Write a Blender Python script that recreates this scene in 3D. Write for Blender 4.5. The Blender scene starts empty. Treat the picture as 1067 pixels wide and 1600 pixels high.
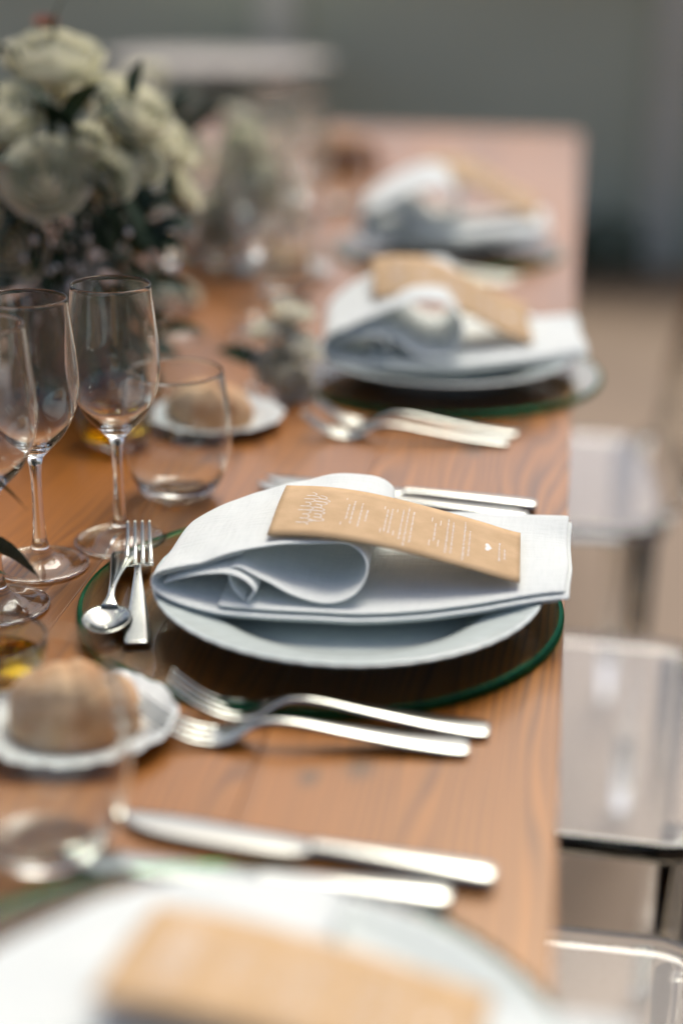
import bpy, math, random
from mathutils import Vector, Matrix, noise
R = math.radians
PI = math.pi
sc = bpy.context.scene
C = sc.collection
T = 0.75                                   # height of the table top above the ground

# ------------------------------------------------------------------ camera
cam = bpy.data.cameras.new('camera'); camo = bpy.data.objects.new('camera', cam); C.objects.link(camo)
fw = Vector((-0.13335123, 0.92419535, -0.35788324)); rt = Vector((0.98885233, 0.14821262, 0.01428607)); up = rt.cross(fw)
m = Matrix((rt, up, -fw)).transposed().to_4x4(); m.translation = (0, 0, T + 0.4372)
camo.matrix_world = m
cam.sensor_fit = 'VERTICAL'; cam.sensor_height = 36; cam.lens = 54
cam.clip_start = 0.02; cam.clip_end = 400
cam.dof.use_dof = True; cam.dof.focus_distance = 1.063; cam.dof.aperture_fstop = 1.5
sc.camera = camo
# ------------------------------------------------------------------ sky, sun, exposure
SUN_EL, SUN_AZ = 55, 8                    # azimuth from +Y towards +X
w = bpy.data.worlds.new('World'); sc.world = w; w.use_nodes = True
nt = w.node_tree; nt.nodes.clear()
sky = nt.nodes.new('ShaderNodeTexSky'); sky.sky_type = 'NISHITA'; sky.sun_disc = False
sky.sun_elevation = R(SUN_EL); sky.sun_rotation = R(SUN_AZ); sky.air_density = 0.6; sky.dust_density = 4.5; sky.ozone_density = 0.0
bg = nt.nodes.new('ShaderNodeBackground'); bg.inputs[1].default_value = 0.13
wo = nt.nodes.new('ShaderNodeOutputWorld')
nt.links.new(sky.outputs[0], bg.inputs[0]); nt.links.new(bg.outputs[0], wo.inputs[0])
sl = bpy.data.lights.new('sun', 'SUN'); sl.energy = 1.5; sl.angle = R(26); sl.color = (1, .95, .85)
so = bpy.data.objects.new('sun', sl); C.objects.link(so); so.location = (0, 0, 6)
d = Vector((math.sin(R(SUN_AZ)) * math.cos(R(SUN_EL)), math.cos(R(SUN_AZ)) * math.cos(R(SUN_EL)), math.sin(R(SUN_EL))))
so.rotation_euler = d.to_track_quat('Z', 'Y').to_euler()
vs = sc.view_settings; vs.view_transform = 'Standard'; vs.look = 'None'; vs.gamma = 1; vs.exposure = 0.27; vs.use_curve_mapping = False
cy = sc.cycles
cy.use_denoising = True; cy.max_bounces = 16; cy.transmission_bounces = 14; cy.glossy_bounces = 6; cy.diffuse_bounces = 4; cy.transparent_max_bounces = 12
cy.caustics_reflective = True; cy.caustics_refractive = True; cy.blur_glossy = 0.6; cy.sample_clamp_indirect = 8

# ------------------------------------------------------------------ materials
M = {}
def mat(name, col=(.5, .5, .5), rough=.5, **kw):
    mm = bpy.data.materials.new(name); mm.use_nodes = True
    b = mm.node_tree.nodes['Principled BSDF']
    b.inputs['Base Color'].default_value = (*col, 1); b.inputs['Roughness'].default_value = rough
    for k, v in kw.items():
        b.inputs[k.replace('_', ' ')].default_value = v
    M[name] = mm
    return mm, mm.node_tree, b
def N(t, kind, **kw):
    n = t.nodes.new('ShaderNode' + kind)
    for k, v in kw.items():
        setattr(n, k, v)
    return n
def ramp(t, stops):
    n = N(t, 'ValToRGB'); e = n.color_ramp.elements
    while len(e) < len(stops): e.new(.5)
    for q, (p, c) in zip(e, stops):
        q.position = p; q.color = (*c, 1) if len(c) == 3 else c
    return n
def noise_mix(name, c1, c2, rough, scale=6, bump=0, bscale=60, lo=.35, hi=.65, stretch=None, **kw):
    mm, t, b = mat(name, c1, rough, **kw)
    tc = N(t, 'TexCoord'); n = N(t, 'TexNoise'); n.inputs['Scale'].default_value = scale; n.inputs['Detail'].default_value = 5
    src = tc.outputs['Object']
    if stretch:
        mp = N(t, 'Mapping'); mp.inputs['Scale'].default_value = stretch; t.links.new(src, mp.inputs[0]); src = mp.outputs[0]
    t.links.new(src, n.inputs['Vector'])
    r = ramp(t, [(lo, c1), (hi, c2)]); t.links.new(n.outputs['Fac'], r.inputs[0]); t.links.new(r.outputs[0], b.inputs['Base Color'])
    if bump:
        n2 = N(t, 'TexNoise'); n2.inputs['Scale'].default_value = bscale; n2.inputs['Detail'].default_value = 4
        t.links.new(src, n2.inputs['Vector'])
        bp = N(t, 'Bump'); bp.inputs['Strength'].default_value = bump; bp.inputs['Distance'].default_value = .002
        t.links.new(n2.outputs['Fac'], bp.inputs['Height']); t.links.new(bp.outputs[0], b.inputs['Normal'])
    return mm

def wood_mat():
    mm, t, b = mat('wood', (.4, .15, .05), .3)
    L = t.links.new
    tc = N(t, 'TexCoord'); oi = N(t, 'ObjectInfo')
    add = N(t, 'VectorMath', operation='MULTIPLY_ADD')          # every plank cut from another place of the log
    cmb = N(t, 'CombineXYZ')
    L(oi.outputs['Random'], cmb.inputs[0]); L(oi.outputs['Random'], cmb.inputs[1])
    add.inputs[1].default_value = (3.7, 11.0, 0); L(cmb.outputs[0], add.inputs[0]); L(tc.outputs['Object'], add.inputs[2])
    mp = N(t, 'Mapping'); mp.inputs['Scale'].default_value = (1, .12, 1); L(add.outputs[0], mp.inputs[0])
    n1 = N(t, 'TexNoise'); n1.inputs['Scale'].default_value = 7; n1.inputs['Detail'].default_value = 3; L(mp.outputs[0], n1.inputs['Vector'])
    # ring lines: x + wandering, folded into bands
    sx = N(t, 'SeparateXYZ'); L(add.outputs[0], sx.inputs[0])
    ma = N(t, 'Math', operation='MULTIPLY_ADD'); L(n1.outputs['Fac'], ma.inputs[0]); ma.inputs[1].default_value = .26; L(sx.outputs[0], ma.inputs[2])
    fq = N(t, 'Math', operation='MULTIPLY'); L(ma.outputs[0], fq.inputs[0]); fq.inputs[1].default_value = 95
    fr = N(t, 'Math', operation='FRACT'); L(fq.outputs[0], fr.inputs[0])
    rr = ramp(t, [(0, (.44, .160, .016)), (.45, (.35, .118, .011)), (.85, (.12, .032, .004)), (1, (.40, .140, .014))])
    L(fr.outputs[0], rr.inputs[0])
    nm = N(t, 'TexNoise'); nm.inputs['Scale'].default_value = 7; L(mp.outputs[0], nm.inputs['Vector'])     # rings stand out in some places only
    rm = ramp(t, [(.40, (.85, .85, .85)), (.62, (.05, .05, .05))]); L(nm.outputs['Fac'], rm.inputs[0])
    rx = N(t, 'MixRGB'); L(rm.outputs[0], rx.inputs[0]); L(rr.outputs[0], rx.inputs[1]); rx.inputs[2].default_value = (.34, .115, .011, 1)
    # fine fibre
    mp2 = N(t, 'Mapping'); mp2.inputs['Scale'].default_value = (1, .02, 1); L(add.outputs[0], mp2.inputs[0])
    n2 = N(t, 'TexNoise'); n2.inputs['Scale'].default_value = 420; n2.inputs['Detail'].default_value = 3; L(mp2.outputs[0], n2.inputs['Vector'])
    mx = N(t, 'MixRGB', blend_type='MULTIPLY'); mx.inputs[0].default_value = .45
    r2 = ramp(t, [(.3, (.55, .5, .45)), (.65, (1.1, 1.08, 1.05))]); L(n2.outputs['Fac'], r2.inputs[0])
    L(rx.outputs[0], mx.inputs[1]); L(r2.outputs[0], mx.inputs[2])
    # large tone changes
    n3 = N(t, 'TexNoise'); n3.inputs['Scale'].default_value = 5; L(mp.outputs[0], n3.inputs['Vector'])
    r3 = ramp(t, [(.3, (.72, .68, .64)), (.7, (1.12, 1.1, 1.08))]); L(n3.outputs['Fac'], r3.inputs[0])
    mx2 = N(t, 'MixRGB', blend_type='MULTIPLY'); mx2.inputs[0].default_value = .8; L(mx.outputs[0], mx2.inputs[1]); L(r3.outputs[0], mx2.inputs[2])
    col = mx2.outputs[0]
    geo = N(t, 'NewGeometry')
    for (kx, ky, kr) in ((-.094, .739, .012), (-.120, .724, .009), (-.07, 1.30, .012), (-.60, .9, .015), (-.33, .72, .01)):   # knots
        sb = N(t, 'VectorMath', operation='SUBTRACT'); sb.inputs[1].default_value = (kx, ky, T); L(geo.outputs['Position'], sb.inputs[0])
        scl = N(t, 'VectorMath', operation='MULTIPLY'); scl.inputs[1].default_value = (1, .6, 0); L(sb.outputs[0], scl.inputs[0])
        ln = N(t, 'VectorMath', operation='LENGTH'); L(scl.outputs[0], ln.inputs[0])
        mr = N(t, 'MapRange'); mr.inputs[1].default_value = kr; mr.inputs[2].default_value = kr * .25; mr.inputs[3].default_value = 0; mr.inputs[4].default_value = .75
        L(ln.outputs['Value'], mr.inputs[0])
        km = N(t, 'MixRGB'); L(mr.outputs[0], km.inputs[0]); L(col, km.inputs[1]); km.inputs[2].default_value = (.06, .03, .018, 1)
        col = km.outputs[0]
    L(col, b.inputs['Base Color'])
    rg = N(t, 'MapRange'); rg.inputs[3].default_value = .24; rg.inputs[4].default_value = .42; L(n3.outputs['Fac'], rg.inputs[0]); L(rg.outputs[0], b.inputs['Roughness'])
    bp = N(t, 'Bump'); bp.inputs['Strength'].default_value = .12; bp.inputs['Distance'].default_value = .0006
    L(n2.outputs['Fac'], bp.inputs['Height']); L(bp.outputs[0], b.inputs['Normal'])
    b.inputs['Specular IOR Level'].default_value = .75; b.inputs['Specular Tint'].default_value = (1, .90, .66, 1)
    b.inputs['Coat Weight'].default_value = .2; b.inputs['Coat Roughness'].default_value = .13
wood_mat()

def glass_mat(name, col=(1, 1, 1), ior=1.46, rough=0.0):
    mm = bpy.data.materials.new(name); mm.use_nodes = True; t = mm.node_tree; t.nodes.clear()
    g = N(t, 'BsdfGlass'); g.inputs['Color'].default_value = (*col, 1); g.inputs['IOR'].default_value = ior; g.inputs['Roughness'].default_value = rough
    o = N(t, 'OutputMaterial'); t.links.new(g.outputs[0], o.inputs[0]); M[name] = mm
glass_mat('glass', (.985, .995, .99)); glass_mat('charger_glass', (.93, .965, .945), 1.52); glass_mat('green_glass', (.10, .55, .33), 1.52, .15)
glass_mat('acrylic', (.97, .98, .975), 1.49, .02); glass_mat('oil', (.86, .62, .06), 1.47)
mat('porcelain', (.61, .69, .665), .12, Coat_Weight=.4, Coat_Roughness=.05)
mat('bread_porcelain', (.74, .79, .77), .18)
mat('steel', (.50, .525, .48), .16, Metallic=1.0)
def cloth_mat():
    mm, t, b = mat('linen', (.78, .82, .79), .9, Sheen_Weight=.25, Sheen_Roughness=.5)
    tc = N(t, 'TexCoord'); L = t.links.new
    hs = []
    for s in ((1800, 260, 900), (260, 1800, 900)):
        mp = N(t, 'Mapping'); mp.inputs['Scale'].default_value = s; L(tc.outputs['UV'], mp.inputs[0])
        n = N(t, 'TexNoise'); n.inputs['Scale'].default_value = .16; n.inputs['Detail'].default_value = 2; L(mp.outputs[0], n.inputs['Vector']); hs.append(n)
    a = N(t, 'Math', operation='ADD'); L(hs[0].outputs['Fac'], a.inputs[0]); L(hs[1].outputs['Fac'], a.inputs[1])
    bp = N(t, 'Bump'); bp.inputs['Strength'].default_value = .8; bp.inputs['Distance'].default_value = .0009; L(a.outputs[0], bp.inputs['Height']); L(bp.outputs[0], b.inputs['Normal'])
    r = ramp(t, [(.35, (.83, .89, .86)), (.65, (.88, .935, .905))]); h2 = N(t, 'Math', operation='MULTIPLY'); h2.inputs[1].default_value = .5
    L(a.outputs[0], h2.inputs[0]); L(h2.outputs[0], r.inputs[0]); L(r.outputs[0], b.inputs['Base Color'])
    tr = N(t, 'BsdfTranslucent'); tr.inputs[0].default_value = (.88, .84, .72, 1)
    ms = N(t, 'MixShader'); ms.inputs[0].default_value = .12; o = t.nodes['Material Output']
    L(b.outputs[0], ms.inputs[1]); L(tr.outputs[0], ms.inputs[2]); L(ms.outputs[0], o.inputs[0])
cloth_mat()
noise_mix('kraft', (.53, .355, .185), (.61, .42, .23), .8, 60, .25, 900)
mat('white_ink', (.82, .80, .76), .6)
noise_mix('crust', (.74, .54, .33), (.50, .23, .085), .8, 24, 1.0, 120)
noise_mix('petal', (.86, .85, .64), (.90, .90, .78), .6, 30, Subsurface_Weight=.15, Subsurface_Radius=(.01, .008, .004))
noise_mix('pale_petal', (.92, .91, .84), (.90, .86, .77), .6, 30)
for nm_ in ('petal', 'pale_petal'):
    t_ = M[nm_].node_tree; tr_ = N(t_, 'BsdfTranslucent'); tr_.inputs[0].default_value = (.80, .78, .60, 1); ms_ = N(t_, 'MixShader'); ms_.inputs[0].default_value = .35
    t_.links.new(t_.nodes['Principled BSDF'].outputs[0], ms_.inputs[1]); t_.links.new(tr_.outputs[0], ms_.inputs[2]); t_.links.new(ms_.outputs[0], t_.nodes['Material Output'].inputs[0])
mat('pink_petal', (.62, .38, .30), .6)
noise_mix('leaf', (.012, .034, .012), (.028, .062, .026), .6, 25, Specular_IOR_Level=.3)
noise_mix('grey_leaf', (.035, .07, .05), (.06, .10, .07), .6, 25, Specular_IOR_Level=.3)
mat('stem', (.05, .08, .03), .6)
mat('tiny_flower', (.86, .87, .80), .7)
mat('ceramic_vase', (.10, .10, .09), .4)
noise_mix('floor_paving', (.19, .125, .072), (.25, .17, .10), .55, 1.3, .2, 40)
noise_mix('wall_paint', (.58, .62, .45), (.68, .72, .54), .85, .8, .2, 30)
noise_mix('wall_trim', (.68, .67, .52), (.72, .71, .57), .8, 2)
mat('white_lacquer', (.72, .68, .62), .3)
mat('dark_metal', (.04, .04, .04), .4, Metallic=.6)
noise_mix('amber_crust', (.50, .24, .07), (.33, .12, .03), .6, 20)

# ------------------------------------------------------------------ helpers
def link(name, me, parent=None, matname=None, smooth=True):
    if matname: 
        me.materials.clear(); me.materials.append(M[matname])
    if smooth: me.polygons.foreach_set('use_smooth', [True] * len(me.polygons))
    o = bpy.data.objects.new(name, me); C.objects.link(o)
    if parent: o.parent = parent
    return o
def mesh(name, V, F, matname, parent=None, smooth=True):
    me = bpy.data.meshes.new(name); me.from_pydata([tuple(v) for v in V], [], F); me.update()
    return link(name, me, parent, matname, smooth)
def thing(name, label, cat, loc=(0, 0, 0), rz=0, group=None):
    o = bpy.data.objects.new(name, None); C.objects.link(o); o.empty_display_size = .05
    o.location = loc; o.rotation_euler = (0, 0, rz); tag(o, label, cat, group); return o
def tag(o, label, cat, group=None):
    o['label'] = label; o['category'] = cat
    if group: o['group'] = group
    return o
def dup(o, loc=None, rz=None, label=None, parent=None):
    c = o.copy(); C.objects.link(c); c.parent = parent
    if loc is not None: c.location = loc
    if rz is not None: c.rotation_euler = (0, 0, rz)
    if label: c['label'] = label
    for ch in o.children: dup(ch, parent=c)
    return c
def lathe(prof, n=72, fn=None):
    V, F = [], []
    for k, (r, z) in enumerate(prof):
        for i in range(n):
            a = 2 * PI * i / n; rr, zz = (r, z) if fn is None else fn(r, z, a)
            V.append((rr * math.cos(a), rr * math.sin(a), zz))
    for k in range(len(prof) - 1):
        for i in range(n):
            j = (i + 1) % n
            F.append((k * n + i, k * n + j, (k + 1) * n + j, (k + 1) * n + i))
    return V, F
def cap(V, F, ring0, n, z=None, flip=False):
    c = len(V); cx = sum(V[ring0 + i][0] for i in range(n)) / n; cyy = sum(V[ring0 + i][1] for i in range(n)) / n; cz = sum(V[ring0 + i][2] for i in range(n)) / n
    V.append((cx, cyy, cz if z is None else z))
    for i in range(n):
        j = (i + 1) % n
        F.append((c, ring0 + j, ring0 + i) if not flip else (c, ring0 + i, ring0 + j))
def cr(pts, n):                                            # Catmull-Rom through points of any dimension
    out = []
    P = [pts[0]] + list(pts) + [pts[-1]]
    for k in range(1, len(P) - 2):
        p0, p1, p2, p3 = P[k - 1], P[k], P[k + 1], P[k + 2]
        for i in range(n):
            t = i / n
            out.append(tuple(.5 * (2 * b + (c - a) * t + (2 * a - 5 * b + 4 * c - dd) * t * t + (3 * b - a - 3 * c + dd) * t ** 3) for a, b, c, dd in zip(p0, p1, p2, p3)))
    out.append(tuple(pts[-1])); return out
def sweep(secs, n=14, pw=2.6):                             # secs: (x, y, z, half width, half thickness); runs along x
    V, F = [], []
    S = len(secs)
    for k, (x, y, z, hw, ht) in enumerate(secs):
        a, b = secs[max(0, k - 1)], secs[min(S - 1, k + 1)]
        tx, tz = b[0] - a[0], b[2] - a[2]; l = math.hypot(tx, tz) or 1; nx, nz = -tz / l, tx / l
        for i in range(n):
            q = 2 * PI * i / n; c, s = math.cos(q), math.sin(q)
            yy = math.copysign(abs(c) ** (2 / pw), c) * hw; hh = math.copysign(abs(s) ** (2 / pw), s) * ht
            V.append((x + nx * hh, y + yy, z + nz * hh))
    for k in range(S - 1):
        for i in range(n):
            j = (i + 1) % n; F.append((k * n + i, k * n + j, (k + 1) * n + j, (k + 1) * n + i))
    cap(V, F, 0, n); cap(V, F, (S - 1) * n, n, flip=True)
    return V, F
def box(x0, x1, y0, y1, z0, z1):
    V = [(x, y, z) for z in (z0, z1) for x, y in ((x0, y0), (x1, y0), (x1, y1), (x0, y1))]
    return V, [(3, 2, 1, 0), (4, 5, 6, 7), (0, 1, 5, 4), (1, 2, 6, 5), (2, 3, 7, 6), (3, 0, 4, 7)]
def bevel(o, wd=.003, seg=2):
    b = o.modifiers.new('bevel', 'BEVEL'); b.width = wd; b.segments = seg; b.limit_method = 'ANGLE'; return o
def tube(pts, r, n=10):
    V, F = [], []
    for k, p in enumerate(pts):
        a, b = Vector(pts[max(0, k - 1)]), Vector(pts[min(len(pts) - 1, k + 1)]); t = (b - a).normalized()
        u = t.orthogonal().normalized() if k == 0 else (u - t * u.dot(t)).normalized()
        v = t.cross(u); rr = r[k] if isinstance(r, (list, tuple)) else r
        for i in range(n):
            q = 2 * PI * i / n; V.append(tuple(Vector(p) + (u * math.cos(q) + v * math.sin(q)) * rr))
    for k in range(len(pts) - 1):
        for i in range(n):
            j = (i + 1) % n; F.append((k * n + i, k * n + j, (k + 1) * n + j, (k + 1) * n + i))
    cap(V, F, 0, n); cap(V, F, (len(pts) - 1) * n, n, flip=True)
    return V, F

# ------------------------------------------------------------------ setting
g = mesh('ground', [(-150, -150, 0), (150, -150, 0), (150, 150, 0), (-150, 150, 0)], [(0, 1, 2, 3)], 'floor_paving', smooth=False); g['kind'] = 'structure'
WY = 5.9
wl = thing('garden_wall', 'low grey-green rendered wall with pale upright piers closing off the terrace', 'wall', (0, WY, 0))
V, F = box(-9, 9, 0, .2, -.05, 1.02); mesh('wall_body', V, F, 'wall_paint', wl, False)
V, F = box(-9.03, 9.03, -.05, .25, 1.02, 1.08); bevel(mesh('coping', V, F, 'wall_trim', wl, False), .01)
V, F = box(-.08, .08, -.07, .01, -.05, 1.02); pm = None
for k in range(-6, 7):
    if pm is None: p = bevel(mesh('pier', V, F, 'wall_trim', wl, False), .008); pm = p
    else: p = pm.copy(); C.objects.link(p)
    p.location.x = .34 + k * 1.45

# ------------------------------------------------------------------ dining table
XE, YN, YF, PW = .0151, -.45, 3.62, .1675
tb = thing('dining_table', 'long varnished orange-brown plank dining table laid for a meal', 'table')
tb.location = (0, 0, 0)
for k in range(6):
    x1 = XE - k * PW; x0 = x1 - PW + .0003
    r = .05; pts = [(x0, YN), (x1, YN)]
    if k == 0: pts += [(x1 - r + r * math.cos(a), YF - r + r * math.sin(a)) for a in [PI / 2 * i / 8 for i in range(9)]] + [(x0, YF)]
    elif k == 5: pts += [(x1, YF)] + [(x0 + r - r * math.sin(a), YF - r + r * math.cos(a)) for a in [PI / 2 * i / 8 for i in range(9)]]
    else: pts += [(x1, YF), (x0, YF)]
    n = len(pts); V = [(x, y, T - .035) for x, y in pts] + [(x, y, T) for x, y in pts]
    F = [tuple(range(n - 1, -1, -1)), tuple(range(n, 2 * n))] + [(i, (i + 1) % n, n + (i + 1) % n, n + i) for i in range(n)]
    bevel(mesh('plank', V, F, 'wood', tb, False), .0006, 2)
XL = XE - 6 * PW
for x in (XE - .09, XL + .09):
    V, F = box(x - .012, x + .012, YN + .1, YF - .1, T - .125, T - .036); mesh('apron', V, F, 'wood', tb, False)
for x in (XE - .12, XL + .12):
    for y in (YN + .15, YF - .18):
        V, F = box(x - .035, x + .035, y - .035, y + .035, 0, T - .034); bevel(mesh('leg', V, F, 'wood', tb, False), .004)

# ------------------------------------------------------------------ tableware prototypes
def fr(p, *more): return list(p)
def wine_glass(loc, label, s=1.0):
    t = thing('wine_glass', label, 'wine glass', loc, random.random() * 6)
    foot = [(0.0001, .0), (.028, .0), (.0335, .0006), (.0345, .0016), (.0340, .0026), (.030, .0036), (.020, .0056), (.012, .0090), (.0075, .014), (.0055, .020)]
    stem = [(.0055, .020), (.0043, .032), (.0038, .050), (.0038, .066), (.0046, .078)]
    out = [(.0046, .078), (.0068, .084), (.013, .0905), (.021, .099), (.0275, .110), (.0318, .123), (.0335, .138), (.0328, .154), (.0312, .170), (.0295, .186), (.0284, .1968)]
    rim = [(.0282, .1974), (.0277, .1974)]
    inn = [(r - .0009, z) for r, z in out[::-1] if z > .105]
    inn += [(.0195, .1003), (.012, .0935), (.006, .0905), (.0001, .0900)]
    for nm, prof in (('foot', cr(foot, 3)), ('stem', cr(stem, 3)), ('bowl', cr(out, 3) + rim + cr(inn, 3))):
        V, F = lathe([(max(r, .00005), z) for r, z in prof], 64); mesh(nm, V, F, 'glass', t)
    return t
def tumbler(loc, label):
    out = [(.0001, 0), (.018, 0), (.024, .0015), (.031, .008), (.0385, .022), (.0432, .040), (.0436, .056), (.0420, .075), (.0395, .093), (.0378, .1052)]
    inn = [(r - .0012, z) for r, z in out[::-1] if z > .021] + [(.030, .0135), (.022, .0085), (.012, .007), (.0001, .0068)]
    V, F = lathe([(max(r, .00005), z) for r, z in cr(out, 4) + [(.0375, .106), (.0369, .106)] + cr(inn, 4)], 72)
    o = mesh('tumbler', V, F, 'glass'); o.location = loc; return tag(o, label, 'tumbler')
def oil_dish(loc, label):
    t = thing('oil_dish', label, 'dish', loc)
    out = [(.0001, 0), (.020, 0), (.026, .002), (.031, .010), (.0335, .022), (.034, .032)]
    inn = [(.0322, .032), (.0317, .022), (.029, .011), (.024, .005), (.0001, .0045)]
    V, F = lathe(cr(out, 3) + cr(inn, 3), 48); mesh('bowl', V, F, 'glass', t)
    liq = [(.0001, .0043), (.0241, .0048), (.0292, .011), (.0312, .017), (.0307, .0176), (.0001, .0172)]
    V, F = lathe(liq, 48); mesh('olive_oil', V, F, 'oil', t); return t
def charger(loc, label):
    t = thing('glass_charger', label, 'charger plate', loc)
    r, h = .165, .0062
    V, F = lathe([(r - .0035, h + .0002), (.14, h), (.10, h), (.05, h), (.0001, h)], 96)
    V2, F2 = lathe([(.0001, -.0003), (.07, -.0003), (.14, -.0003), (r - .0035, -.0003)], 96)
    o = len(V); mesh('disc', V + V2, F + [tuple(i + o for i in f) for f in F2], 'charger_glass', t)
    V, F = lathe([(r - .0035, -.0003), (r - .001, .0002), (r, .0015), (r, h - .002), (r - .0012, h - .0004), (r - .0035, h + .0002)], 96)
    mesh('green_edge', V, F, 'green_glass', t); return t
def plate(name, rad, label, matname, loc, scal=.0, relief=.00025, lobes=56, depth=.020, cat='plate'):
    k = rad / .130
    up_ = [(.0001, .0055), (.05, .0055), (.074, .006), (.085, .0095), (.094, .0155), (.103, .0185), (.114, .0212), (.124, .0238), (.1285, .0248), (.130, .0242)]
    dn = [(.1295, .0232), (.124, .0212), (.112, .0178), (.100, .0148), (.090, .0100), (.080, .0040), (.077, .0008), (.074, -.0004), (.070, .0008), (.065, .0022), (.0001, .0024)]
    def fn(r, z, a):
        q = max(0, min(1, (r / k - .108) / .016)); wv = math.sin(a * lobes)
        rr = r * (1 + scal * q * abs(math.sin(a * lobes / 4))) 
        return rr, z + (relief * q * wv if r > .0002 else 0)
    prof = [(r * k, z * (k if k < .8 else 1)) for r, z in cr(up_, 3) + cr(dn, 3)]
    V, F = lathe(prof, 200 if rad > .1 else 128, fn)
    o = mesh(name, V, F, matname); o.location = loc; return tag(o, label, cat)
def fork(name, L, label, loc, rz, cat='fork', pitch=0):
    t = thing(name, label, cat, loc, rz); s = L / .20
    cen = [(0, 0, .0030, .0070, .0008), (.002, 0, .0031, .0095, .0014), (.012, 0, .0036, .0108, .0017), (.04, 0, .0058, .0088, .0018), (.075, 0, .0100, .0058, .0019), (.105, 0, .0140, .0036, .0021),
           (.122, 0, .0138, .0033, .0022), (.131, 0, .0112, .0055, .0018), (.138, 0, .0080, .0105, .0014)]
    V, F = sweep([tuple(s * q for q in c) for c in cr(cen, 5)]); mesh('handle', V, F, 'steel', t)
    head = [(.1375, 0, .0082, .0102, .0014), (.143, 0, .0056, .0124, .0012), (.150, 0, .0036, .0128, .0011), (.156, 0, .0030, .0126, .0010)]
    V, F = sweep([tuple(s * q for q in c) for c in cr(head, 4)]); mesh('head', V, F, 'steel', t)
    for k in range(4):
        y0 = (k - 1.5) * .0067; y1 = (k - 1.5) * .0062
        tn = [(.153, y0, .0031, .0026, .0010), (.165, y0, .0042, .0020, .0010), (.180, (y0 + y1) / 2, .0100, .0017, .0009), (.192, y1, .0180, .0014, .0008), (.2, y1, .0248, .0008, .0005)]
        V, F = sweep([tuple(s * q for q in c) for c in cr(tn, 4)], 8); mesh('tine', V, F, 'steel', t)
    return t
def knife(label, loc, rz):
    t = thing('table_knife', label, 'knife', loc, rz)
    hd = [(0, 0, .0042, .0055, .0022), (.003, 0, .0044, .0085, .0036), (.02, 0, .0046, .0098, .0042), (.06, 0, .0046, .0078, .0040), (.095, 0, .0046, .0062, .0038), (.108, 0, .0046, .0068, .0036)]
    V, F = sweep(cr(hd, 5)); mesh('handle', V, F, 'steel', t)
    bl = [(.106, 0, .0046, .0066, .0024), (.118, .001, .0046, .0092, .0011), (.15, .001, .0046, .0106, .0010), (.19, 0, .0046, .0108, .0009), (.212, -.0015, .0046, .0085, .0008), (.224, -.004, .0046, .0042, .0007), (.228, -.006, .0046, .0008, .0004)]
    V, F = sweep(cr(bl, 5), pw=2.0); mesh('blade', V, F, 'steel', t); return t
def spoon(label, loc, rz, s=.78):
    t = thing('dessert_spoon', label, 'spoon', loc, rz)
    cen = [(0, 0, .0030, .0060, .0009), (.003, 0, .0032, .0092, .0016), (.014, 0, .0040, .0102, .0019), (.04, 0, .0075, .0078, .0020), (.075, 0, .0118, .0046, .0021), (.098, 0, .0128, .0030, .0022), (.113, 0, .0112, .0034, .0021), (.124, 0, .0088, .0070, .0014)]
    V, F = sweep([tuple(s * q for q in c) for c in cr(cen, 5)]); mesh('handle', V, F, 'steel', t)
    V, F = [], []; nu, nv = 28, 10
    for j in range(nv + 1):
        rr = j / nv
        for i in range(nu):
            a = 2 * PI * i / nu
            x = .146 + .0255 * rr * math.cos(a); y = .0182 * rr * math.sin(a) * (1 - .14 * math.cos(a))
            z = .0005 + .0082 * rr ** 2 + .0008 * (x - .12) / .05
            V.append((s * x, s * y, s * z))
    for j in range(nv):
        for i in range(nu):
            q = (i + 1) % nu; F.append((j * nu + i, j * nu + q, (j + 1) * nu + q, (j + 1) * nu + i))
    o = mesh('bowl', V, F, 'steel', t); sm = o.modifiers.new('thick', 'SOLIDIFY'); sm.thickness = .0011; sm.offset = 1
    return t

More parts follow.
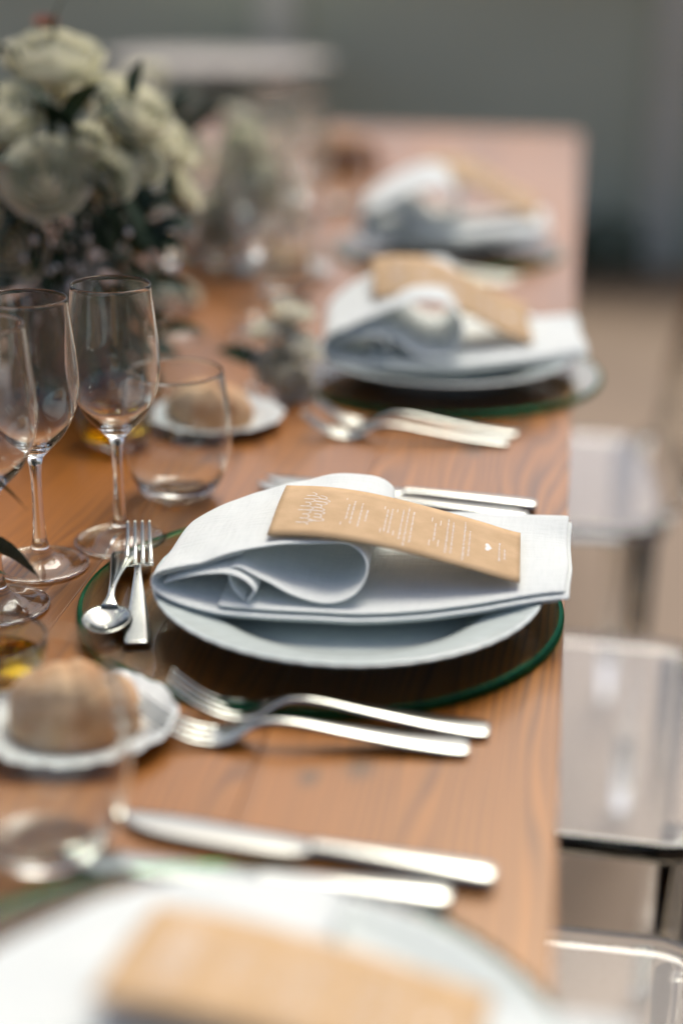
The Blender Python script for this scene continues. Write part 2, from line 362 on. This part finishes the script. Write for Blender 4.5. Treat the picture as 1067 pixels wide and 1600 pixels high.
def napkin(loc, rz, label, hh=1.0, seed=0, back=0, cut=0):
    # (x, z front, z back, y front, y back): a long folded cloth, its left part looped back over itself
    rows = [(.146, .0270, .0285, -.017, .108), (.120, .0262, .0278, -.024, .114), (.080, .0235, .0262, -.040, .118), (.030, .0205, .0230, -.056, .120), (-.02, .0200, .0215, -.064, .118),
            (-.07, .0220, .0235, -.066, .106), (-.100, .0252, .0265, -.062, .080), (-.1165, .0290, .0300, -.056, .056), (-.1205, .0345, .0350, -.053, .050), (-.117, .0405, .0420, -.050, .052),
            (-.100, .0465, .0490, -.045, .074), (-.075, .0535, .0560, -.036, .096), (-.045, .0600, .0635, -.026, .108), (-.015, .0620, .0655, -.018, .112), (.004, .0590, .0620, -.016, .114),
            (.0145, .0500, .0540, -.024, .114), (.0150, .0390, .0430, -.037, .114), (.007, .0300, .0330, -.047, .114), (-.010, .0275, .0300, -.052, .113), (-.030, .0315, .0335, -.050, .110),
            (-.050, .0390, .0400, -.045, .104), (-.066, .0440, .0450, -.040, .096), (-.0735, .0425, .0430, -.040, .090), (-.0725, .0370, .0370, -.045, .088), (-.067, .0310, .0310, -.051, .088), (-.060, .0270, .0270, -.054, .090)]
    rows = [(x, a, b, c, d_ - (cut * min(1, max(0, (x - .015) / .03)) if n_ < 5 else 0)) for n_, (x, a, b, c, d_) in enumerate(rows)]
    P = cr(rows, 6); nv = 26; V, F = [], []
    cum = [0]
    for a, b in zip(P, P[1:]): cum.append(cum[-1] + math.hypot(b[0] - a[0], b[1] - a[1]))
    rng = random.Random(seed); ox = rng.random() * 50
    uv = []
    def put(dz, dy, lo, hi, top):
        base = len(V); idx = list(range(lo, hi))
        for ii, k in enumerate(idx):
            x, zf, zb, yf, yb = P[k]
            for j in range(nv):
                v = j / (nv - 1); y = yf + dy + (yb - yf) * v
                z = zf + (zb - zf) * v
                if z > .03: z = .03 + (z - .03) * hh
                lift = max(0, min(1, (z - .024) / .02)); z += back * v * lift
                nn = noise.noise(Vector((x * 16 + ox, y * 14, cum[k] * 4))); n2 = noise.noise(Vector((x * 40, y * 45 + ox, cum[k] * 9)))
                n3 = noise.noise(Vector((x * 70 + ox, y * 26, cum[k] * 30))); z += (.0032 * nn + .0013 * n2 + .0007 * n3) * (.3 + .7 * lift)
                xx = x + (.0035 * noise.noise(Vector((ox, y * 18, cum[k] * 5)))) * (lift + .3)
                yy = y + .003 * noise.noise(Vector((cum[k] * 14, v * 3, ox)))
                if x > .10: z += .0035 * math.sin(v * 7.0) * min(1, (x - .10) / .045) + .002 * min(1, (x - .10) / .045) * v
                V.append((xx, yy, z + dz)); uv.append((cum[k], y))
        for a in range(len(idx) - 1):
            for j in range(nv - 1):
                q = base + a * nv + j; F.append((q, q + 1, q + nv + 1, q + nv))
    put(0, 0, 0, len(P), True)
    put(-.0034, .004, 2, 44, False)
    put(.0030, .0050, 1, 32, False)
    put(-.0036, .0035, 43, 69, False)
    P = cr([(-.1145, .0325, .0330, -.049, .050), (-.104, .0375, .0385, -.048, .066), (-.088, .0412, .0425, -.046, .080), (-.072, .0425, .0440, -.047, .088), (-.060, .0392, .0400, -.051, .092), (-.054, .0330, .0330, -.055, .094), (-.058, .0265, .0265, -.058, .094)], 6)
    cum[:] = [.5 + .0025 * q_ for q_ in range(len(P))]
    put(0, 0, 0, len(P), False)
    me = bpy.data.meshes.new('napkin'); me.from_pydata(V, [], F); me.update()
    ul = me.uv_layers.new(name='UVMap')
    for lp in me.loops: ul.data[lp.index].uv = uv[lp.vertex_index]
    o = link('napkin', me, None, 'linen'); o.location = loc; o.rotation_euler = (0, 0, rz)
    s = o.modifiers.new('thick', 'SOLIDIFY'); s.thickness = .0014; s.offset = 0
    b = o.modifiers.new('sub', 'SUBSURF'); b.levels = 1; b.render_levels = 1
    return tag(o, label, 'napkin')

def menu_card(loc, rz, label, zs, W=.087, L=.165, tilt=0):
    t = thing('menu_card', label, 'menu card', loc, rz)
    def P(u, v, off=0):                                   # u along the card (0 = emblem end), v across
        k = u * (len(zs) - 1); i = min(int(k), len(zs) - 2); f = k - i
        a, b = zs[i], zs[i + 1]; p0 = zs[max(0, i - 1)]; p3 = zs[min(len(zs) - 1, i + 2)]
        z = .5 * (2 * a + (b - p0) * f + (2 * p0 - 5 * a + 4 * b - p3) * f * f + (3 * a - p0 - 3 * b + p3) * f ** 3)
        return ((u - .5) * L, (v - .5) * W, z + off + tilt * (.5 - v) + .0025 * math.sin((v - .2) * 3) * (1 - u))
    nu, nv = 40, 8; V, F = [], []
    for i in range(nu + 1):
        for j in range(nv + 1): V.append(P(i / nu, j / nv))
    for i in range(nu):
        for j in range(nv):
            q = i * (nv + 1) + j; F.append((q, q + nv + 1, q + nv + 2, q + 1))
    o = mesh('card', V, F, 'kraft', t); s = o.modifiers.new('thick', 'SOLIDIFY'); s.thickness = .0005; s.offset = -1
    # print: lines of small lettering running across the card, too small to read
    V, F = [], []; rng = random.Random(5)
    def quad(u0, u1, v0, v1):
        q = len(V); V.extend([P(u0, v0, .00012), P(u1, v0, .00012), P(u1, v1, .00012), P(u0, v1, .00012)]); F.append((q, q + 1, q + 2, q + 3))
    def line(u, v0, v1, h=.0075, solid=False):
        if solid: quad(u - .0012, u + .0012, v0, v1); return
        v = v0
        while v < v1:
            wl_ = rng.uniform(.03, .09); e = min(v1, v + wl_); x = v
            while x < e:
                lw = rng.uniform(.007, .013); hh_ = h * rng.choice((.55, .55, .8, 1)); quad(u - h * .5, u - h * .5 + hh_, x, min(e, x + lw * .62)); x += lw
            v = e + .018
    for u, a, b_, s_ in ((.275, .25, .78, 1), (.292, .36, .66, 0), (.312, .30, .74, 0), (.345, .26, .72, 0), (.370, .38, .60, 0), (.435, .24, .76, 1), (.450, .28, .72, 0), (.468, .26, .74, 0), (.487, .24, .76, 1),
                         (.513, .20, .78, 0), (.534, .10, .86, 0), (.556, .18, .80, 0), (.632, .22, .78, 1), (.650, .32, .68, 0), (.668, .24, .76, 1), (.700, .16, .84, 0), (.722, .18, .80, 0), (.770, .12, .88, 0), (.792, .22, .72, 0), (.915, .30, .66, 0), (.937, .36, .58, 0)):
        line(u, a, b_, solid=bool(s_))
    mesh('printed_text', V, F, 'white_ink', t, False)['kind'] = 'stuff'
    V, F = [], []                                         # hand-written emblem: looping strokes in two rows
    for row, (u0, ln_) in enumerate(((.125, .62), (.175, .50))):
        pts = []
        for i in range(140):
            q = i / 139; v = .5 - ln_ / 2 + ln_ * q + .018 * math.sin(q * 52 + row); u = u0 + (.022 + .010 * math.sin(q * 17 + row)) * math.cos(q * 52 + row * 1.3) + .006 * math.sin(q * 9)
            pts.append(P(u, v, .00012))
        for a, b_ in zip(pts, pts[1:]):
            dx, dy = b_[0] - a[0], b_[1] - a[1]; l = math.hypot(dx, dy) or 1; nx, ny = -dy / l * .00028, dx / l * .00028; q = len(V)
            V.extend([(a[0] - nx, a[1] - ny, a[2]), (b_[0] - nx, b_[1] - ny, b_[2]), (b_[0] + nx, b_[1] + ny, b_[2]), (a[0] + nx, a[1] + ny, a[2])]); F.append((q, q + 1, q + 2, q + 3))
    mesh('script_emblem', V, F, 'white_ink', t, False)
    V = []
    for i in range(28):                                   # small heart
        a = 2 * PI * i / 28; hx = 16 * math.sin(a) ** 3; hy = 13 * math.cos(a) - 5 * math.cos(2 * a) - 2 * math.cos(3 * a) - math.cos(4 * a)
        V.append(P(.868 - hy * .0010, .50 + hx * .0046, .00012))
    mesh('heart_emblem', V, [tuple(range(28))], 'white_ink', t, False)
    return t

def bread_roll(loc, rz, label, s=(.047, .036, .030), seed=1, matname='crust'):
    V, F = [], []; nu, nv = 40, 22
    for j in range(nv + 1):
        th = PI * j / nv
        for i in range(nu):
            a = 2 * PI * i / nu; p = Vector((math.sin(th) * math.cos(a), math.sin(th) * math.sin(a), math.cos(th)))
            r = 1 + .10 * noise.noise(p * 1.6 + Vector((seed, 0, 0))) + .03 * noise.noise(p * 6 + Vector((0, seed, 0)))
            if p.z > .2: r -= .09 * math.exp(-((p.x + .25 * p.y) / .10) ** 2)          # a slash along the top
            q = p * r; V.append((q.x * s[0], q.y * s[1], max(q.z, -.38) * s[2] + .38 * s[2]))
    for j in range(nv):
        for i in range(nu):
            k = (i + 1) % nu; F.append((j * nu + i, (j + 1) * nu + i, (j + 1) * nu + k, j * nu + k))
    o = mesh('bread_roll', V, F, matname); o.location = loc; o.rotation_euler = (0, 0, rz); return tag(o, label, 'bread roll')

# ------------------------------------------------------------------ flowers
def rose_mesh(seed, matname='petal'):
    rng = random.Random(seed); V, F = [], []
    for ring, (n, r0, h, curl) in enumerate(((3, .18, 1.12, -.14), (4, .34, 1.12, -.12), (5, .52, 1.08, -.08), (5, .68, 1.02, -.02), (6, .84, .94, .05), (7, .98, .80, .16))):
        for k in range(n):
            a0 = 2 * PI * (k + .5 * (ring % 2)) / n + rng.uniform(-.15, .15); span = 2 * PI / n * .78; base = len(V); mU, mV = 7, 6; hj = h * rng.uniform(.92, 1.06)
            for j in range(mV + 1):
                v = j / mV; rad = r0 * (.35 + .75 * math.sin(min(1, v * 1.15) * PI / 2)) + curl * max(0, v - .6) ** 1.5 * 2.2
                z = hj * (v - .10 * v * v) - curl * max(0, v - .75) * 1.4
                for i in range(mU + 1):
                    u = -1 + 2 * i / mU; wd = math.sin(min(1, .25 + v) * PI / 2) * (1 - .35 * max(0, v - .7) / .3 * u * u)
                    a = a0 + u * span * wd; zz = z - .10 * u * u * v; rr = rad * (1 + .05 * noise.noise(Vector((u * 2, v * 2, seed + k * 3 + ring * 11))))
                    V.append((rr * math.cos(a), rr * math.sin(a), zz - .35))
            for j in range(mV):
                for i in range(mU):
                    q = base + j * (mU + 1) + i; F.append((q, q + 1, q + mU + 2, q + mU + 1))
    me = bpy.data.meshes.new('rose'); me.from_pydata(V, [], F); me.materials.append(M[matname]); me.polygons.foreach_set('use_smooth', [True] * len(F)); me.update(); return me
ROSES = [rose_mesh(s) for s in (3, 8, 21)]; PALE = [rose_mesh(s, 'pale_petal') for s in (4, 9)]; PINK = rose_mesh(31, 'pink_petal')
def leaf_mesh(matname, wd=.36):
    V, F = [], []; n = 10
    for i in range(n + 1):
        u = i / n; hw = wd * .5 * math.sin(PI * u ** .8) ** .8 if 0 < u < 1 else .004
        zc = .10 * math.sin(u * PI) - .12 * u * u
        for v in (-1, -.5, 0, .5, 1): V.append((u, v * hw, zc + .10 * abs(v) * hw * 2))
    for i in range(n):
        for j in range(4): q = i * 5 + j; F.append((q, q + 1, q + 6, q + 5))
    me = bpy.data.meshes.new('leaf'); me.from_pydata(V, [], F); me.materials.append(M[matname]); me.polygons.foreach_set('use_smooth', [True] * len(F)); me.update(); return me
LEAF = leaf_mesh('leaf'); GLEAF = leaf_mesh('grey_leaf', .42)
def place(name, me, parent, p, size, direction, roll=0):
    o = bpy.data.objects.new(name, me); C.objects.link(o); o.parent = parent
    o.matrix_local = Matrix.Translation(p) @ direction.to_matrix().to_4x4() @ Matrix.Rotation(roll, 4, 'Z' if 'rose' in name else 'X') @ Matrix.Scale(size, 4)
    return o
def arrangement(loc, label, roses, leaves, sprig, seed, core, meshes):
    """roses: (x, y, z, radius); leaves: (x, y, z, length, dx, dy, dz); all in metres from the base point"""
    rng = random.Random(seed); t = thing('flower_arrangement', label, 'flowers', loc); cc = Vector(core)
    for i, (x, y, z, r) in enumerate(roses):
        p = Vector((x, y, z)); dr = (p - cc).normalized(); dr = (dr + Vector((.1, -.35, .25))).normalized()
        place('rose', meshes[i % len(meshes)], t, p, r * .98, dr.to_track_quat('Z', 'Y'), rng.random() * 6)
        pts = [tuple(p - dr * r * .3), tuple((p + cc) / 2 - Vector((0, 0, .02))), (cc.x * .4, cc.y * .4, .05)]
        V, F = tube(cr(pts, 5), .0022, 6); mesh('flower_stem', V, F, 'stem', t)
    for (x, y, z, l, dx, dy, dz) in leaves:
        place('leaf', LEAF if rng.random() < .72 else GLEAF, t, Vector((x, y, z)), l, Vector((dx, dy, dz)).to_track_quat('X', 'Z'), rng.uniform(-.9, .9))
    V, F = [], []                                         # baby's breath: countless tiny blossoms on hair-thin stalks
    ico = [(0, 0, 1), (.9, 0, -.1), (-.3, .85, 0), (-.5, -.7, .1), (.2, .1, -1)]; icf = [(0, 1, 2), (0, 2, 3), (0, 3, 1), (4, 2, 1), (4, 3, 2), (4, 1, 3)]
    for (sx, sy, sz, sr, n) in sprig:
        for k in range(n):
            p = Vector((sx, sy, sz)) + Vector((rng.gauss(0, 1), rng.gauss(0, 1), rng.gauss(0, .8))) * sr * .5; s = rng.uniform(.0025, .0052); q = len(V)
            V.extend([tuple(p + Vector(c) * s) for c in ico]); F.extend([tuple(q + i for i in f) for f in icf])
            if k % 3 == 0:
                b_ = Vector((sx, sy, sz - sr * .9)); q = len(V); o_ = Vector((.0005, .0003, 0)); V.extend([tuple(p), tuple(p + o_), tuple(b_ + o_), tuple(b_)]); F.append((q, q + 1, q + 2, q + 3))
    if V:
        o = mesh('babys_breath', V, F, 'tiny_flower', t); o['kind'] = 'stuff'
    return t

# ------------------------------------------------------------------ lay the table
ORD = {0: 'fourth', 1: 'third', 2: 'second', 3: 'first'}
def at(k): return '%s setting from the bare table end' % ORD[k]
CH = {0: (-.125, .465), 1: (-.1501, .9500), 2: (-.1198, 1.5494), 3: (-.1698, 2.190)}
PL = {0: (-.100, .448), 1: (-.1288, .9304), 2: (-.118, 1.530), 3: (-.172, 2.200)}
ZC = T + .0062
for k in range(4):
    charger((*CH[k], T), 'clear glass charger plate with green edge, ' + at(k))['group'] = 'glass chargers'
    plate('dinner_plate', .130, 'white porcelain dinner plate on the glass charger, ' + at(k), 'porcelain', (*PL[k], ZC))['group'] = 'dinner plates'
NZ = T + .0062 + .0035
napkin((*PL[1], NZ - .0035), 0, 'white linen napkin looped over itself on plate, ' + at(1), .80, 1, -.002)['group'] = 'linen napkins'
napkin((*PL[0], NZ - .0035), R(-4), 'folded white linen napkin on plate, ' + at(0), .48, 2, -.006, .055)['group'] = 'linen napkins'
napkin((*PL[2], NZ - .0035), R(5), 'tall puffed white linen napkin on plate, ' + at(2), 1.5, 3, .014)['group'] = 'linen napkins'
napkin((*PL[3], NZ - .0035), R(3), 'tall puffed white linen napkin on plate, ' + at(3), 1.7, 4, .014)['group'] = 'linen napkins'
menu_card((-.0995, .9585, T), R(2), 'brown kraft menu card with white print, ' + at(1), [.0660, .0668, .0648, .0603, .0545, .0480, .0415])['group'] = 'menu cards'
menu_card((-.083, .482, T), R(-4), 'brown kraft menu card with white print, ' + at(0), [.0580, .0585, .0570, .0540, .0500, .0455, .0410], W=.078, L=.142, tilt=.016)['group'] = 'menu cards'
menu_card((-.115, 1.575, T), R(8), 'brown kraft menu card with white print, ' + at(2), [.094, .097, .096, .086, .072, .058, .048], tilt=-.022)['group'] = 'menu cards'
menu_card((-.130, 2.285, T), R(6), 'brown kraft menu card with white print, ' + at(3), [.100, .103, .102, .092, .076, .060, .050], tilt=-.022)['group'] = 'menu cards'

FK = fork('table_fork', .188, 'steel table fork beside the charger, ' + at(1), (-.026, .790, T), R(180 + 1.5)); FK['group'] = 'table forks'
dup(FK, (-.036, .768, T), R(180 + 5), 'outer steel table fork away from the charger, ' + at(1))
dup(FK, (-.033, 1.352, T), R(180 - 1), 'steel table fork beside the charger, ' + at(2))
dup(FK, (-.040, 1.325, T), R(180 + 3), 'outer steel table fork away from the charger, ' + at(2))
dup(FK, (-.06, 2.02, T), R(180), 'steel table fork beside the charger, ' + at(3))
dup(FK, (-.07, 1.995, T), R(180 + 2), 'outer steel table fork away from the charger, ' + at(3))
KN = knife('steel knife lying beyond the napkin, ' + at(1), (-.016, 1.132, T), R(171)); KN['group'] = 'table knives'
dup(KN, (-.014, .640, T), R(174), 'steel knife slanting away from the charger, ' + at(0)).scale = (.86, .95, 1)
dup(KN, (-.034, .618, T), R(179), 'steel knife lying along the charger, ' + at(0)).scale = (.86, .95, 1)
dup(KN, (-.010, 1.160, T), R(174), 'outer steel knife lying beyond the napkin, ' + at(1))
dup(KN, (-.02, 1.755, T), R(177), 'steel knife lying beyond the napkin, ' + at(2))
dup(KN, (-.03, 1.785, T), R(178), 'outer steel knife lying beyond the napkin, ' + at(2))
fork('dessert_fork', .168, 'small dessert fork resting on the glass charger by the napkin loop', (-.2525, .852, ZC), R(105), 'fork')
spoon('dessert spoon resting on the glass charger beside the dessert fork', (-.3030, .998, ZC), R(-79), .86)

wine_glass((-.3165, 1.035, T), 'empty wine glass beside the dessert fork tips'); 
wine_glass((-.3600, .981, T), 'empty wine glass between two other wine glasses')
wine_glass((-.3650, .908, T), 'empty wine glass beside the dessert spoon and dark leaf')
tumbler((-.2985, 1.140, T), 'stemless tumbler behind the napkin loop, ' + at(1))['group'] = 'water tumblers'
tumbler((-.238, .632, T), 'stemless tumbler by the knife tips, ' + at(0))['group'] = 'water tumblers'
tumbler((-.345, 1.86, T), 'stemless tumbler by the puffed napkin, ' + at(2))['group'] = 'water tumblers'
for x, y, lb in ((-.345, 1.70, 'empty wine glass closest to the tall puffed napkin, ' + at(2)), (-.475, 1.79, 'empty wine glass at the low white blossom beyond the cream roses'), (-.43, 1.64, 'empty wine glass touching the leaves of the cream rose arrangement')):
    wine_glass((x, y, T), lb)['group'] = 'wine glasses by the puffed napkin'
for x, y, lb in ((-.42, 1.97, 'empty wine glass beside the last bread plate'), (-.36, 2.10, 'empty wine glass between the last bread plate and charger'), (-.40, 2.34, 'empty wine glass closest to the napkin, ' + at(3)), (-.44, 2.24, 'empty wine glass in front of the blush flowers'), (-.46, 2.44, 'empty wine glass between blush flowers and the last tumbler')):
    wine_glass((x, y, T), lb)['group'] = 'wine glasses at the last setting'
wine_glass((-.55, 1.93, T), 'empty wine glass tucked between the cream and blush flowers')
tumbler((-.46, 2.02, T), 'stemless tumbler in front of the blush flowers')['group'] = 'water tumblers'
tumbler((-.37, 2.52, T), 'stemless tumbler, ' + at(3))['group'] = 'water tumblers'
plate('bread_plate', .058, 'small wavy-edged bread plate beside the fork tines, ' + at(1), 'bread_porcelain', (-.262, .752, T), .035, .0006, 24, cat='plate')
bread_roll((-.262, .750, T + .002), R(8), 'golden bread roll on bread plate by fork tines, ' + at(1), (.039, .031, .030), 1)
plate('bread_plate', .062, 'small wavy-edged bread plate behind the tumbler, ' + at(2), 'bread_porcelain', (-.312, 1.335, T), .035, .0006, 24, cat='plate')
bread_roll((-.318, 1.335, T + .002), R(-20), 'golden bread roll on the bread plate, ' + at(2), (.042, .032, .028), 5)
plate('bread_plate', .062, 'small wavy-edged bread plate, ' + at(3), 'bread_porcelain', (-.37, 1.985, T), .035, .0006, 24, cat='plate')
bread_roll((-.37, 1.985, T + .002), R(30), 'golden bread roll on the bread plate, ' + at(3), (.042, .032, .030), 9)
oil_dish((-.387, 1.262, T), 'small glass dish of olive oil behind the stemmed glasses')
oil_dish((-.328, .800, T), 'small glass dish of olive oil beside the near bread plate'.replace('near ', 'wavy-edged '))
bread_roll((-.43, 2.93, T), R(10), 'dark amber loaf on the bare table end', (.075, .05, .05), 12, 'amber_crust')

# ------------------------------------------------------------------ flowers on the table
rng = random.Random(11)
B = Vector((-.50, 1.47, 0))
roses = [(-.493, 1.46, .305, .044), (-.519, 1.40, .261, .038), (-.414, 1.44, .263, .036), (-.400, 1.50, .229, .032), (-.436, 1.37, .247, .018), (-.469, 1.35, .214, .037), (-.521, 1.38, .218, .032), (-.423, 1.38, .215, .026), (-.508, 1.36, .150, .034), (-.403, 1.42, .222, .024),
         (-.58, 1.50, .25, .036), (-.50, 1.55, .27, .038), (-.43, 1.54, .25, .034), (-.56, 1.42, .17, .034), (-.47, 1.60, .22, .034), (-.44, 1.47, .275, .03), (-.39, 1.53, .18, .022)]
leaves = [(-.470, 1.365, .245, .055, -.1, 0, 1), (-.458, 1.37, .262, .055, .62, 0, .75), (-.472, 1.36, .252, .045, -.8, 0, -.6), (-.440, 1.36, .225, .05, .6, -.2, -.6), (-.495, 1.35, .19, .05, -.4, -.3, -.8), (-.428, 1.37, .19, .05, .4, -.2, -.8), (-.39, 1.44, .20, .06, .5, -.1, -.8)]
for i in range(34):
    q = roses[rng.randrange(10)]; a = rng.uniform(0, 2 * PI)
    leaves.append((q[0] + q[3] * .5 * math.cos(a), q[1] - .004, q[2] + q[3] * .5 * math.sin(a), rng.uniform(.035, .055), math.cos(a), -.15, math.sin(a)))
for i in range(70):
    a = rng.uniform(-PI, 0); z = rng.uniform(.05, .19)
    leaves.append((B.x + .02 + .085 * math.cos(a), B.y - .02 + .075 * math.sin(a), z, rng.uniform(.035, .06), math.cos(a) * .6 + rng.uniform(-.5, .5), math.sin(a) * .5, rng.uniform(-.8, .5)))
for i in range(180):
    a = rng.uniform(0, 2 * PI); z = rng.uniform(.01, .23); r = rng.uniform(.03, .085) * (1 - max(0, z - .12) * 3.0)
    leaves.append((B.x + r * math.cos(a), B.y + r * math.sin(a) * 1.3, z, rng.uniform(.04, .065), math.cos(a), math.sin(a) - .2, rng.uniform(-.7, .4)))
rel = lambda L_: [(q[0] - B.x, q[1] - B.y, *q[2:]) for q in L_]
arrangement((B.x, B.y, T), 'full arrangement of cream white roses with dark leaves and baby\'s breath', rel(roses), rel(leaves),
            [(.063, -.11, .165, .05, 16), (.041, -.12, .14, .05, 18), (.0, -.12, .10, .05, 12)], 2, (0, 0, .13), ROSES)
place('pink_rosebud', PINK, [o for o in C.objects if o.name == 'flower_arrangement'][0], Vector((.001, -.01, .345)), .012, Vector((0, 0, 1)).to_track_quat('Z', 'Y'))
V, F = lathe(cr([(.0001, 0), (.040, 0), (.047, .006), (.050, .03), (.045, .065), (.040, .085), (.037, .085), (.041, .062), (.045, .03), (.0001, .012)], 3), 48)
tag(mesh('flower_vase', V, F, 'ceramic_vase'), 'dark low vase under the cream white roses', 'vase').location = (B.x, B.y, T)
B2 = Vector((-.52, 2.12, 0))
roses = []; leaves = []
for i in range(26):
    a = rng.uniform(0, 2 * PI); q = rng.random(); z = .03 + .21 * q; r = .135 * math.sqrt(1 - q * .75)
    roses.append((r * math.cos(a), r * math.sin(a), z, rng.uniform(.028, .040)))
for i in range(14):
    a = rng.uniform(0, 2 * PI); r = rng.uniform(.03, .08); leaves.append((r * math.cos(a), r * math.sin(a), rng.uniform(.06, .2), .06, math.cos(a), math.sin(a), rng.uniform(-.3, .6)))
leaves += [(0.0, -.10, .17, .07, .2, -.2, .9), (.01, -.10, .17, .07, .7, -.2, .6)]
arrangement((B2.x, B2.y, T), 'pale blush and white flower arrangement standing beyond the cream roses', roses, leaves, [(0, -.05, .1, .08, 60)], 5, (0, 0, .10), PALE + ROSES[:1])
V, F = lathe(cr([(.0001, 0), (.050, 0), (.058, .006), (.062, .02), (.060, .035), (.055, .045), (.051, .045), (.055, .034), (.056, .02), (.0001, .010)], 3), 48)
tag(mesh('flower_vase', V, F, 'bread_porcelain'), 'pale low vase under the blush and white flowers', 'vase').location = (B2.x, B2.y, T)
arrangement((-.272, 1.435, T), 'small posy of white blossoms with one dark leaf beside a bread plate', [(0, 0, .028, .022), (.020, .012, .045, .020), (-.012, .02, .058, .020), (.018, -.016, .018, .018), (.008, .03, .075, .020)],
            [(-.01, 0, .03, .055, -.9, .1, .25), (.0, .01, .05, .03, .5, .3, .6)], [(0, .0, .03, .05, 30)], 7, (0, .01, .02), PALE)
arrangement((-.470, 1.745, T), 'low single white blossom with green leaves at the foot of the rose arrangement', [(0, 0, .022, .022), (.025, .02, .02, .016)], [(.0, 0, .02, .05, .8, -.3, .2), (-.01, 0, .02, .05, -.8, -.2, .2)], [], 8, (0, .01, .0), PALE)
arrangement((-.400, .868, T), 'dark green leafy sprig reaching between the stemmed glasses', [(-.03, 0, .06, .02)], [(.02, 0, .11, .06, .95, 0, -.25), (.02, .01, .06, .06, .9, .1, -.3), (0, 0, .08, .05, .2, -.7, .3), (0, .01, .03, .05, .8, .3, .1)], [], 9, (-.02, 0, .03), PALE)

# ------------------------------------------------------------------ clear chairs along the table
def chair(loc, label, rz=0):
    t = thing('clear_chair', label, 'chair', loc, rz, 'clear chairs along the table')
    def slab(name, x0, x1, y0, y1, z0, z1, r=.05, bv=.006):
        pts = []
        for cx, cyy, a0 in ((x1 - r, y0 + r, -PI / 2), (x1 - r, y1 - r, 0), (x0 + r, y1 - r, PI / 2), (x0 + r, y0 + r, PI)):
            pts += [(cx + r * math.cos(a0 + PI / 2 * i / 6), cyy + r * math.sin(a0 + PI / 2 * i / 6)) for i in range(7)]
        n = len(pts); V = [(x, y, z0) for x, y in pts] + [(x, y, z1) for x, y in pts]
        F = [tuple(range(n - 1, -1, -1)), tuple(range(n, 2 * n))] + [(i, (i + 1) % n, n + (i + 1) % n, n + i) for i in range(n)]
        return bevel(mesh(name, V, F, 'acrylic', t, False), bv, 3)
    slab('seat', -.29, .15, -.21, .21, .435, .455)
    for x in (-.25, .12):
        for y in (-.17, .17):
            V, F = sweep([(0, 0, 0, .013, .013), (.434, 0, 0, .018, .018)], 12); o = mesh('leg', [(x + b, y + c, a) for a, b, c in V], F, 'acrylic', t)
    b = slab('backrest', -.20, .20, -.22, .22, 0, .012, .09, .004); b.matrix_local = Matrix.Translation((.205, 0, .68)) @ Matrix.Rotation(R(-80), 4, 'Y')
    for y in (-.16, .16):
        V, F = tube([(.13, y, .445), (.165, y, .48), (.18, y, .52)], .010, 10); mesh('back_support', V, F, 'acrylic', t)
    return t
chair((.0, .82, 0), 'clear acrylic chair pushed under the table at the %s' % at(1))
chair((.02, 1.365, 0), 'clear acrylic chair pushed under the table at the %s' % at(2), R(-2))
chair((.0, 2.10, 0), 'clear acrylic chair pushed under the table at the %s' % at(3), R(3))

# ------------------------------------------------------------------ far side of the terrace
t = thing('round_table', 'small round pale side table standing before the low wall', 'table', (-1.22, 5.35, 0))
V, F = lathe(cr([(.0001, .725), (.34, .725), (.365, .73), (.37, .74), (.365, .75), (.0001, .75)], 3), 64); mesh('table_top', V, F, 'white_lacquer', t)
V, F = lathe([(.0001, 0), (.20, 0), (.20, .015), (.035, .03), (.03, .1), (.03, .726)], 32); mesh('pedestal', V, F, 'dark_metal', t)
def shrub(loc, label, seed):
    rg = random.Random(seed); t = thing('low_shrub', label, 'shrub', loc)
    V, F = [], []
    for i in range(420):
        a = rg.uniform(0, 2 * PI); q = rg.random() ** .5; h = rg.random(); p = Vector((.13 * q * math.cos(a), .10 * q * math.sin(a), .02 + .24 * h * (1 - .4 * q))); dr = Vector((math.cos(a) * q, math.sin(a) * q, rg.uniform(-.2, 1))).normalized() * rg.uniform(.02, .04)
        sd = dr.orthogonal().normalized() * .009; k = len(V); V.extend([tuple(p), tuple(p + dr * .5 + sd), tuple(p + dr), tuple(p + dr * .5 - sd)]); F.append((k, k + 1, k + 2, k + 3))
    mesh('foliage', V, F, 'leaf', t, False)['kind'] = 'stuff'
    V, F = tube([(0, 0, -.01), (.01, 0, .08), (0, .01, .16)], [.012, .009, .004], 7); mesh('stem', V, F, 'stem', t)
shrub((.14, 5.6, 0), 'dark low shrub at the wall foot, table side of a pale pier', 1)
shrub((.66, 5.6, 0), 'dark low shrub at the wall foot, far side of the pale pier', 2)
